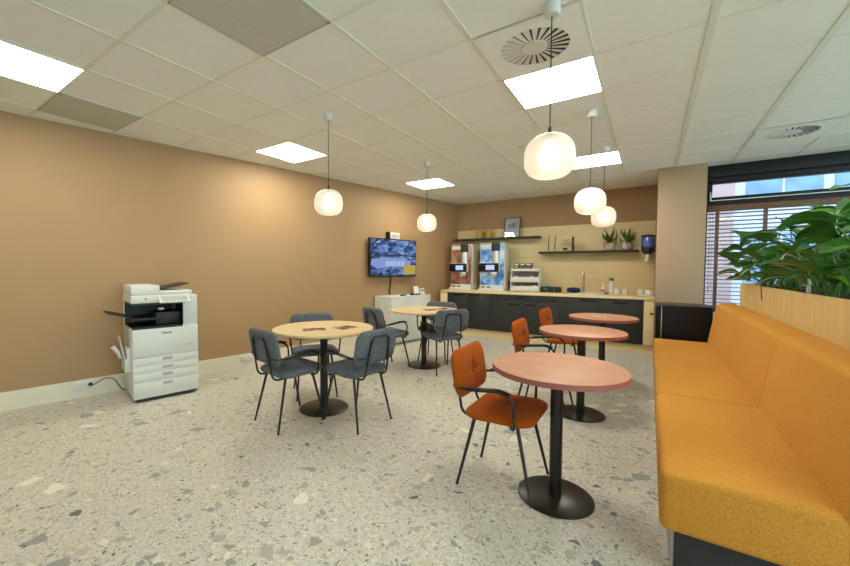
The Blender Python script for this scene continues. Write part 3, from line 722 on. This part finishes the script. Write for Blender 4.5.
def socket(y, label):
    t = wthing('wall_socket', label, 'socket', y, .0165, .125, 'double sockets on the baseboard')
    B().bx(.0, .012, -.082, .082, -.042, .042, .003).build('cover_plate', M['white'], t)
    for s in (-1, 1):
        i_ = B(); i_.lathe([(.016, .0), (.021, .0), (.023, .004), (.016, .0045)], (.0122, s*.038, 0), 20, Matrix.Rotation(PI/2, 4, 'Y')); i_.lathe([(0, .0), (.017, .0)], (.0126, s*.038, 0), 20, Matrix.Rotation(PI/2, 4, 'Y'))
        o_ = i_.build('outlet', M['offwhite'], t)
        q = B()
        for d in (-.0095, .0095): q.cyl((.0127, s*.038+d, 0), .0032, .0008, 8, Matrix.Rotation(PI/2, 4, 'Y'))
        q.build('pin_holes', M['ink'], o_)
socket(1.325, 'double socket on the cream baseboard left of the printer, with a black plug')
socket(2.955, 'double socket on the cream baseboard behind the nearer maple table')

# ---------------------------------------------------------------- printer
PA = -math.radians(13)
t = thing('copier', 'large white office copier with paper drawers against the left wall', 'printer', (-3.999, 1.792, 0), PA)
PW = .575/2; D = .56     # local: front face at x=0, left side at y=-PW
b = B()
b.bx(-D, 0, -PW, PW, .035, .44, .006); b.bx(-D, 0, -PW, PW, .441, .722, .008)
b.bx(-D, -.008, .15, PW, .72, 1.035, .006); b.bx(-D, -D+.08, -PW, PW, .72, 1.01, .004)
b.build('body', M['white'], t)
b = B(); b.bx(-D+.08, -.03, -PW+.004, .149, .7225, .733); b.bx(-D+.08, -D+.09, -PW+.004, .149, .73, .965); b.bx(-.30, -.06, -.08, .148, .733, .87, .02); b.bx(-.42, -.05, -PW+.002, -.02, .79, .82, .01)
b.bx(-D+.04, -.004, -PW+.002, .149, .945, .964, .003); b.bx(-.004, .004, -PW+.002, .149, .715, .728, .002); b.bx(-.3, .0005, .1485, .1498, .722, .964)
b.build('inner_output_bay', M['blackp'], t)
b = B(); b.box((-.09, -.03, .90), (.05, .05, .025), .008); b.build('bay_light', M['white'], t)
b = B(); b.bx(-D, -.012, -PW, PW-.035, .965, 1.044, .008); s_ = b.build('scanner', M['offwhite'], t)
b = B(); b.cyl((-.0115, -.17, 1.01), .008, .004, 12, Matrix.Rotation(PI/2, 4, 'Y')); b.build('status_light', M['ink'], s_)
b = B(); b.bx(-D+.01, -.03, -PW+.003, -.045, 1.046, 1.140, .012, 3); b.bx(-D+.01, -.03, -.05, PW-.04, 1.046, 1.084, .010); f_ = b.build('document_feeder', M['white'], t)
ry = Matrix.Rotation(math.radians(-12), 4, 'X').inverted()
b = B(); b.box((-.28, .11, 1.125), (.36, .26, .012), .004, rot=ry); b.bx(-.50, -.10, -.05, -.03, 1.06, 1.13, .004); b.build('feeder_tray', M['ink'], f_)
rp = Matrix.Rotation(math.radians(38), 4, 'Y')
b = B(); b.box((.025, .07, 1.0), (.10, .27, .018), .004, rot=rp); cp = b.build('control_panel', M['white'], t)
b = B(); b.box(Vector((.025, .07, 1.0)) + rp @ Vector((0, 0, .0095)), (.075, .235, .002), rot=rp); b.build('touch_screen', M['grey'], cp)
for k, z in enumerate((.085, .195, .285, .358)):
    z1 = (.193, .283, .356, .438)[k]
    b = B(); b.bx(-.001, .006, -PW+.003, PW-.003, z+.002, z1-.002, .002); d = b.build('paper_drawer', M['white'], t)
    b = B(); b.bx(.005, .0085, -.04, .045, z1-.045, z1-.016, .001); b.build('drawer_grip', M['grey'], d)
b = B(); b.bx(-.002, .004, -PW+.004, PW-.004, .442, .714, .003); fd = b.build('front_door', M['white'], t)
def text(body, size, mat, parent, loc, rot, name):
    c = bpy.data.curves.new(name, 'FONT'); c.body = body; c.size = size; c.offset = size*.022; c.extrude = .0004; c.align_x = 'CENTER'
    o = bpy.data.objects.new('tmp', c); COL.objects.link(o)
    me = bpy.data.meshes.new_from_object(o.evaluated_get(bpy.context.evaluated_depsgraph_get())); me.name = name
    bpy.data.objects.remove(o); me.materials.clear(); me.materials.append(mat)
    o = bpy.data.objects.new(name, me); COL.objects.link(o); o.parent = parent; o.location = loc; o.rotation_euler = rot; return o
text('Canon', .034, M['ink'], fd, (.0046, .0, .655), (PI/2, 0, PI/2), 'logo_lettering')
B().bx(.0042, .0052, .145, .235, .675, .735).build('notice_sticker', M['paper'], fd)
text('imageRUNNER', .011, M['grey'], fd, (.0046, .20, .52), (PI/2, 0, PI/2), 'model_lettering')
b = B()
for sx in (-.07, -D+.07):
    for sy in (-PW+.06, PW-.06): b.cyl((sx, sy-.012, .020), .0195, .024, 16, Matrix.Rotation(-PI/2, 4, 'X'))
b.bx(-D+.02, -.01, -PW+.02, PW-.02, .018, .036)
b.build('castors', M['blackp'], t)
ro = Matrix.Rotation(math.radians(14), 4, 'X')
b = B(); b.box((-.25, -PW-.085, .855), (.30, .19, .012), .003, rot=Matrix.Rotation(math.radians(-17), 4, 'X')); b.build('side_output_tray', M['blackp'], t)
b = B(); b.bx(-.30, -.10, -PW-.030, -PW-.001, .30, .52, .004); b.bx(-.31, -.09, -PW-.05, -PW-.03, .30, .42, .003); b.build('side_pocket', M['white'], t)
tr = Matrix.Rotation(PA, 4, 'Z'); base_ = Vector((-3.999, 1.792, 0))
b = B(); b.box((0, 0, .10), (.16, .004, .22), rot=Matrix.Rotation(.16, 4, 'X'))
tag(b.build('paper_sheet', M['paper'], None, base_ + tr @ Vector((-.2, -PW-.062, .43)), PA), 'white paper sheets sticking out of the pocket on the copier side', 'paper')
b = B(); b.tube([(0, 0, 0), (-.01, -.02, .06), (-.02, -.06, .12)], .02, 8, rad=[.02, .035, .04], flat=(1.4, .5))
tag(b.build('paper_roll', M['paper'], None, base_ + tr @ Vector((-.16, -PW-.075, .43)), PA), 'curled white paper hanging from the pocket on the copier side', 'paper')
cw = Matrix.Translation(wall_pt(1.358, .03, .125)) @ Matrix.Rotation(-WA, 4, 'Z')
cl = (Matrix.Translation(base_) @ Matrix.Rotation(PA, 4, 'Z')).inverted() @ cw
fx_ = B().tube(fillet([(.03, .01, 0), (.07, .03, .0), (.06, .12, .055), (.05, .20, .03), (.045, .27, -.115), (.07, .35, -.118)], .06), .0045, 8).build('power_cord', M['blackp'], t); fx_.matrix_local = cl
B().lathe([(0, 0), (.018, 0), (.018, .02), (.008, .035), (0, .035)], (.0075, .01, 0), 14, Matrix.Rotation(PI/2, 4, 'Y')).build('plug', M['blackp'], fx_)

# ================================================================ TABLES
def table(x, y, R, kind, label, group, br):
    t = thing('round_table', label, 'table', (x, y, 0), 0, group)
    if kind == 'red':
        B().lathe([(0, .728), (R-.004, .728), (R, .732), (R, .7565), (R-.0015, .758)], seg=64).build('edge_band', M['rededge'], t)
        B().lathe([(0, .7295), (R-.0016, .7295), (R-.0016, .758), (R-.004, .7595), (0, .7595)], seg=64).build('tabletop', M['redtop'], t)
    else:
        B().lathe([(0, .734), (R-.012, .734), (R, .742), (R, .757), (R-.003, .760), (0, .760)], seg=72).build('tabletop', M['maple'], t)
    B().cyl((0, 0, .012), .034 if kind == 'red' else .036, .714, 24).build('column', M['black'], t)
    B().box((0, 0, .722), (.22, .22, .010), .002).build('mounting_plate', M['black'], t)
    B().lathe([(0, .001), (br, .001), (br, .008), (br-.006, .012), (0, .012)], seg=64).build('base_plate', M['bronze'], t)
GR = 'round terracotta tables along the bench'
table(-.42, 2.26, .358, 'red', 'nearest round terracotta table in front of the bench', GR, .203)
table(-.49, 3.70, .356, 'red', 'middle round terracotta table of the row along the bench', GR, .203)
table(-.437, 4.92, .356, 'red', 'farthest round terracotta table, in front of the dark kitchen cabinets', GR, .203)
GB = 'round maple tables with blue-grey chairs'
table(-2.50, 2.49, .46, 'blue', 'nearer round maple table beside the copier', GB, .226)
table(-2.50, 4.37, .46, 'blue', 'farther round maple table in front of the sideboard', GB, .226)
def leaflet(x, y, z, rz, label, sx=.15, sy=.10, m='leaflet'):
    tag(B().box((0, 0, .001), (sx, sy, .002)).build('leaflet', M[m], None, (x, y, z), rz), label, 'leaflet', 'leaflets on the tables')
leaflet(-2.49, 2.36, .7605, .9, 'flat printed leaflet left of centre on the nearer maple table', .20, .13)
leaflet(-2.33, 2.60, .7605, 1.5, 'printed leaflet right of centre on the nearer maple table', .20, .15)
leaflet(-2.40, 4.36, .7605, 1.0, 'printed leaflet left on the farther maple table', .19, .13)
leaflet(-2.33, 4.62, .7605, 1.4, 'printed leaflet right on the farther maple table', .19, .13)
leaflet(-.49, 4.92, .7600, .5, 'small white card on the farthest terracotta table', .09, .05, 'paper')
tag(B().box((0, 0, .004), (.03, .02, .008), .002).build('sugar_stick', M['paper'], None, (-.41, 4.86, .7600), 1.1), 'tiny white packet beside the card on the farthest terracotta table', 'packet')

# ================================================================ CHAIRS
def make_chair(fab, tufted, label, group):
    t = thing('armchair', label, 'chair', (0, 0, 0), 0, group)
    B().pad(.41, .455, .066, .085, Matrix.Translation((.025, 0, .455)) @ Matrix.Rotation(math.radians(-2), 4, 'Y'),
            [(.0, 0, .022)] if tufted else None, belly=.006).build('seat', M[fab], t, ang=60)
    Mb = Matrix.Translation((-.222, 0, .672)) @ Matrix.Rotation(math.radians(80), 4, 'Y') @ Matrix.Rotation(PI/2, 4, 'Z')
    B().pad(.475, .29, .052, .08, Mb, [(.0, -.01, .020)] if tufted else None, belly=.004).build('backrest', M[fab], t, ang=60)
    yb = .108
    pts = [(-.02, yb+.02, .412), (-.215, yb+.02, .412), (-.236, yb+.015, .52), (-.280, yb-.01, .765), (-.280, -yb+.01, .765), (-.236, -yb-.015, .52), (-.215, -yb-.02, .412), (-.02, -yb-.02, .412)]
    B().tube(fillet(pts, .055, 5), .0085, 10).build('back_frame', M['black'], t)
    for s in (1, -1):
        ap = [(-.256, s*yb, .600), (-.240, s*.215, .600), (-.15, s*.250, .606), (.07, s*.256, .634), (.135, s*.252, .59), (.135, s*.232, .425), (.10, s*.18, .415)]
        a = B().tube(fillet(ap, .045, 5), .0085, 10).build('armrest', M['black'], t)
        B().tube(fillet([(-.17, s*.249, .612), (.06, s*.256, .642), (.115, s*.255, .625)], .06, 5), .012, 10, flat=(.6, 1.7)).build('arm_pad', M['blackp'], a)
        for fx in (1, -1):
            x0, x1 = (.13, .225) if fx > 0 else (-.12, -.215)
            b = B(); b.tube([(x0, s*.155, .425), (x0+(x1-x0)*.965, s*.199, .014), (x1, s*.20, .0005)], .01, 10, rad=[.0115, .0085, .0105])
            b.build('leg', M['black'], t)
    return t
cb = make_chair('blue', False, 'blue-grey armchair at the front left of the nearer maple table, back to the camera', 'blue-grey armchairs at the maple tables')
D2 = math.radians
cb.location = (-2.545, 2.118, 0); cb.rotation_euler.z = D2(80)
for lb, x, y, a in (('blue-grey armchair at the front right of the nearer maple table, back turned right', -2.065, 2.455, 174),
                    ('blue-grey armchair behind the nearer maple table, facing the camera', -2.90, 2.752, -37),
                    ('blue-grey armchair at the left of the farther maple table', -2.845, 4.0, 71),
                    ('blue-grey armchair at the front right of the farther maple table, back to the camera', -2.175, 4.285, 146),
                    ('blue-grey armchair behind the farther maple table, facing the camera', -2.53, 4.785, -80)):
    dup(cb, (x, y, 0), D2(a), lb)
co = make_chair('orange', True, 'nearest burnt orange armchair, at the front terracotta table', 'burnt orange armchairs at the terracotta tables')
co.location = (-.726, 2.256, 0)
dup(co, (-.803, 3.70, 0), D2(1), 'middle burnt orange armchair, at the second terracotta table')
dup(co, (-.835, 4.93, 0), D2(-2), 'farthest burnt orange armchair, nearest the kitchen cabinets')

# a leg that stands on a table's base plate ends on top of the plate
TBL = [(-.42, 2.26, .203), (-.49, 3.70, .203), (-.437, 4.92, .203), (-2.50, 2.49, .226), (-2.50, 4.37, .226)]
for ch in [o for o in COL.objects if o.name.startswith('armchair')]:
    Mc = Matrix.Translation(ch.location) @ Matrix.Rotation(ch.rotation_euler.z, 4, 'Z')
    for lg in ch.children:
        if not lg.name.startswith('leg'): continue
        ft = Mc @ min((v.co for v in lg.data.vertices), key=lambda c: c.z)
        if any(math.hypot(ft.x-tx, ft.y-ty) < r_+.024 for tx, ty, r_ in TBL):
            zm = min(v.co.z for v in lg.data.vertices); k_ = (.43-.0135)/(.43-zm); lg.scale.z = k_; lg.location.z = .43*(1-k_)

# ================================================================ BENCH, PLANTER
t = thing('bench_sofa', 'long mustard upholstered bench sofa with a high straight back', 'sofa', (0, 0, 0))
YS = [1.875, 3.105, 4.325, 5.545]
for a, c in zip(YS, YS[1:]):
    b = B(); b.bx(.058, .60, a+.0025, c-.0025, .225, .472, .028, 4); b.build('seat_cushion', M['sofa'], t, ang=60)
    b = B(); b.prism([(.572, .30), (.566, .47), (.634, .905), (.665, .925), (.80, .932), (.80, .23), (.62, .23)], a+.0025, c-.0025, 'Y', .016, 3); b.build('back_cushion', M['sofa'], t, ang=60)
B().bx(.115, .795, 1.93, 5.50, .001, .228, .003).build('base', M['ink'], t)
B().bx(.103, .114, 1.94, 5.49, .001, .224, .002).build('kick_strip', M['grey'], t)

PY0, PY1, PX0, PX1, PZ = 1.90, 5.37, .806, 1.20, 1.162
t = thing('planter', 'long tall pale wood planter box behind the bench', 'planter', (0, 0, 0))
b = B()
n = 24; st = (PY1-PY0)/n
for k in range(n): b.bx(PX0, PX0+.02, PY0+st*k+.0006, PY0+st*(k+1)-.0006, .002, PZ, .0012)
b.build('front_boards', M['oak_v'], t)
b = B(); b.bx(PX1-.02, PX1, PY0, PY1, .002, PZ, .001); b.build('back_boards', M['oak_v'], t)
for y in (PY0, PY1-.02): B().bx(PX0+.021, PX1-.021, y, y+.02, .002, PZ, .001).build('end_board', M['oak_v'], t)
tb = bmesh.new(); rnd = random.Random(2); nx, ny = 8, 60
g = [[tb.verts.new((PX0+.021+(PX1-PX0-.042)*i/nx, PY0+.021+(PY1-PY0-.042)*j/ny, PZ-.022+rnd.uniform(-.012, .014))) for j in range(ny+1)] for i in range(nx+1)]
for i in range(nx):
    for j in range(ny): tb.faces.new([g[i][j], g[i+1][j], g[i+1][j+1], g[i][j+1]])
s_ = B()._in(tb); s_.build('soil', M['soil'], t)['kind'] = 'stuff'
t = thing('water_gauge', 'small clear and white water gauge standing in the planter soil', 'gauge', (.90, 3.69, PZ-.02))
B().cyl((0, 0, 0), .012, .045, 14).build('gauge_cap', M['white'], t)
B().cyl((0, 0, .045), .008, .06, 14).build('gauge_tube', M['steel'], t)

UPV = Vector((0, 0, 1))
def leaf_mesh(tb, uvl, base, d, L, W, droop, shape, rnd, n=9):
    d = d.normalized(); sd = d.cross(UPV)
    sd = sd.normalized() if sd.length > .05 else Vector((1, 0, 0))
    tw = rnd.uniform(-.8, .8); sd = (Matrix.Rotation(tw, 3, d) @ sd)
    p = base.copy(); rows = []
    if shape == 'heart': p = p - d*L*.10
    for i in range(n+1):
        u = i/n
        if shape == 'heart': ww = W*min(1, (u/.10)**.5 if u < .10 else 1)*(1-u**2.4)*(.86+.28*math.sin(PI*min(1, u*2.2))) if u < 1 else 0
        else: ww = W*math.sin(PI*(u**.8))**.9 if 0 < u < 1 else 0
        nrm = sd.cross(d).normalized(); cup_ = .22
        row = []
        for s in (-1, -.5, 0, .5, 1):
            q = p + sd*ww*s + nrm*(abs(s)*ww*cup_) + nrm*(.06*W*math.sin(u*14+s*2)*abs(s))
            v = tb.verts.new(q); row.append((v, (s, u)))
        rows.append(row)
        d = (d - UPV*droop/n).normalized(); sd = (sd - d*sd.dot(d)).normalized(); p = p + d*L/n
    for a, c in zip(rows, rows[1:]):
        for k in range(4):
            f = tb.faces.new([a[k][0], a[k+1][0], c[k+1][0], c[k][0]])
            for lp, (_, uv) in zip(f.loops, (a[k], a[k+1], c[k+1], c[k])): lp[uvl].uv = uv
def houseplant(x, y, seed, mat, shape, nleaf, H, L, W, label, spread=1.0, lean=(0, 0)):
    rnd = random.Random(seed); z0 = PZ-.03
    t = thing('leafy_houseplant', label, 'plant', (x, y, z0), 0, 'houseplants in the planter')
    st = B(); tb = bmesh.new(); uvl = tb.loops.layers.uv.new('uv')
    nleaf = int(nleaf*1.6)
    for k in range(nleaf):
        a = 2.4*k + rnd.uniform(-.4, .4) ; hh = H*(.16+.84*((k+.5)/nleaf))*rnd.uniform(.85, 1.1); out = spread*rnd.uniform(.07, .22)*(1.25-.5*k/nleaf)
        tip = Vector((math.cos(a)*out+lean[0]*hh, math.sin(a)*out+lean[1]*hh, hh))
        if x + tip.x < .83 and z0+tip.z < PZ+.05: tip.x = .83-x
        b0 = Vector((rnd.uniform(-.03, .03), rnd.uniform(-.05, .05), 0)); mid = (b0+tip)*.5 + Vector((0, 0, hh*.18)) - Vector((tip.x, tip.y, 0))*.2
        pts = [b0*(1-u)**2 + mid*2*u*(1-u) + tip*u*u for u in [i/6 for i in range(7)]]
        st.tube(pts, .004, 6, rad=[.006-.003*i/6 for i in range(7)])
        d = Vector((math.cos(a)*.8+lean[0], math.sin(a)*.8+lean[1], rnd.uniform(.25, .95)))
        s = rnd.uniform(.8, 1.15)
        leaf_mesh(tb, uvl, tip, d, L*s*.9, W*s*.86, rnd.uniform(.6, 1.7), shape, rnd)
    fo = B(); fo.bm.loops.layers.uv.new('uv'); fo._in(tb)
    fo.build('foliage', M[mat], t, ang=80); st.build('stems', M['stem'], t)
    return t
PL = [(.98, 5.12, 11, 'leaf_dark', 'heart', 16, .62, .24, .085, 'tall dark heart-leaved plant at the far left end of the planter', 1.0, (-.08, .10)),
      (.93, 4.82, 12, 'leaf_var', 'lance', 13, .26, .24, .050, 'low variegated plant at the far left end of the planter', 1.0),
      (1.03, 4.52, 13, 'leaf_dark', 'heart', 16, .56, .24, .085, 'dark heart-leaved plant second from the far end of the planter', 1.0),
      (.93, 4.25, 14, 'leaf_dark', 'lance', 15, .30, .22, .048, 'low narrow-leaved green plant at the planter front, left of the water gauge', .9),
      (1.02, 3.98, 15, 'leaf_var', 'lance', 14, .54, .27, .055, 'tall plant with striped cream and green leaves behind the water gauge', 1.0),
      (1.06, 3.62, 16, 'leaf_dark', 'heart', 17, .62, .25, .09, 'dense dark heart-leaved plant directly right of the water gauge', 1.0),
      (.94, 3.42, 17, 'leaf_dark', 'lance', 14, .34, .25, .050, 'narrow-leaved dark plant at the planter front, right of the water gauge', .9),
      (1.02, 3.16, 18, 'leaf_dark', 'heart', 16, .58, .26, .085, 'tall dark heart-leaved plant near the right edge, beside the bright-leaved one', 1.0),
      (1.02, 2.80, 19, 'leaf_bright', 'heart', 9, .56, .30, .125, 'tall plant with the largest bright green leaves at the right edge', .8),
      (1.02, 2.50, 20, 'leaf_dark', 'heart', 15, .50, .25, .09, 'dark heart-leaved plant just outside the right edge of the photo', 1.0)]
for a in PL: houseplant(*a)
tag(B().tube([(.86, 4.46, PZ+.008), (.818, 4.45, PZ+.008), (.804, 4.445, PZ+.006), (.7985, 4.44, PZ-.004), (.7985, 4.42, PZ-.06), (.7985, 4.40, PZ-.115)], .0035, 6).build('hanging_root', M['root']), 'thin brown root hanging over the front edge of the planter', 'root')

# ================================================================ BLIND, OUTSIDE
t = thing('venetian_blind', 'brown venetian blind with tilted slats in front of the window', 'blind', (0, 0, 0))
BX0, BX1 = .63, 2.70
B().bx(BX0, BX1, 6.585, 6.66, 2.085, 2.162, .004).build('headrail', M['blind'], t)
b = B(); z = 2.055; rt = Matrix.Rotation(math.radians(-12), 4, 'X')
while z > .84:
    b.box(((BX0+BX1)/2, 6.622, z), (BX1-BX0-.01, .05, .003), rot=rt); z -= .052
b.build('slats', M['blind_slat'], t)
B().bx(BX0, BX1, 6.60, 6.645, .79, .82, .003).build('bottom_rail', M['blind'], t)
for x in (.738, 1.207, 1.676, 2.145, 2.60):
    b = B(); b.bx(x-.017, x+.017, 6.5935, 6.5950, .82, 2.09); b.bx(x-.017, x+.017, 6.650, 6.6515, .82, 2.09); b.build('ladder_tape', M['blind'], t)
b = B()
for dx, zb in ((.655, 1.06), (.664, 1.01), (.685, 1.10)):
    b.tube([(dx, 6.582, 2.10), (dx, 6.581, zb)], .0015, 6); b.lathe([(0, 0), (.006, 0), (.004, .02), (0, .022)], (dx, 6.581, zb-.02), 8)
b.build('pull_cords', M['ink'], t)

tag(B().bx(-8, 14, 7.4, 40, -.45, -.40).build('pavement', M['pave']), 'grey pavement outside the window', 'pavement')
bpy.data.objects['pavement']['kind'] = 'structure'
t = thing('exterior_building', 'pale office block with blue glazing seen through the window', 'building', (0, 17, -.4))
B().bx(-6, 12, 0, 6, 0, 12).build('facade', M['facade'], t)
B().bx(.8, 2.3, -.12, 0, 0, 12, .02).build('brick_pier', M['brick'], t)
for z in (.9, 3.9, 6.9):
    for x in (-5.4, -3.4, -1.4, 2.6, 4.6, 6.6, 8.6):
        f = B().bx(x, x+1.75, -.06, .02, z, z+2.0, .01).build('window', M['fglass'], t)
        B().bx(x+.85, x+.90, -.08, -.05, z, z+2.0).build('mullion', M['facade'], f)
rnd = random.Random(4)
for k in range(5):
    x = -.6 + k*1.9; b = B()
    for i in range(60):
        p = Vector((max(-.75, min(.75, rnd.gauss(0, .3))), rnd.gauss(0, .25), abs(rnd.gauss(.35, .22)))); r = rnd.uniform(.06, .13)
        tb = bmesh.new(); bmesh.ops.create_icosphere(tb, subdivisions=1, radius=r)
        for v in tb.verts: v.co = v.co*rnd.uniform(.7, 1.3)+p
        b._in(tb)
    tag(b.build('shrub', M['hedge'], None, (x, 11.5+rnd.uniform(-.3, .3), -.40)), 'low green shrub outside, seen only in slivers between the blind slats', 'shrub', 'shrubs outside the window')
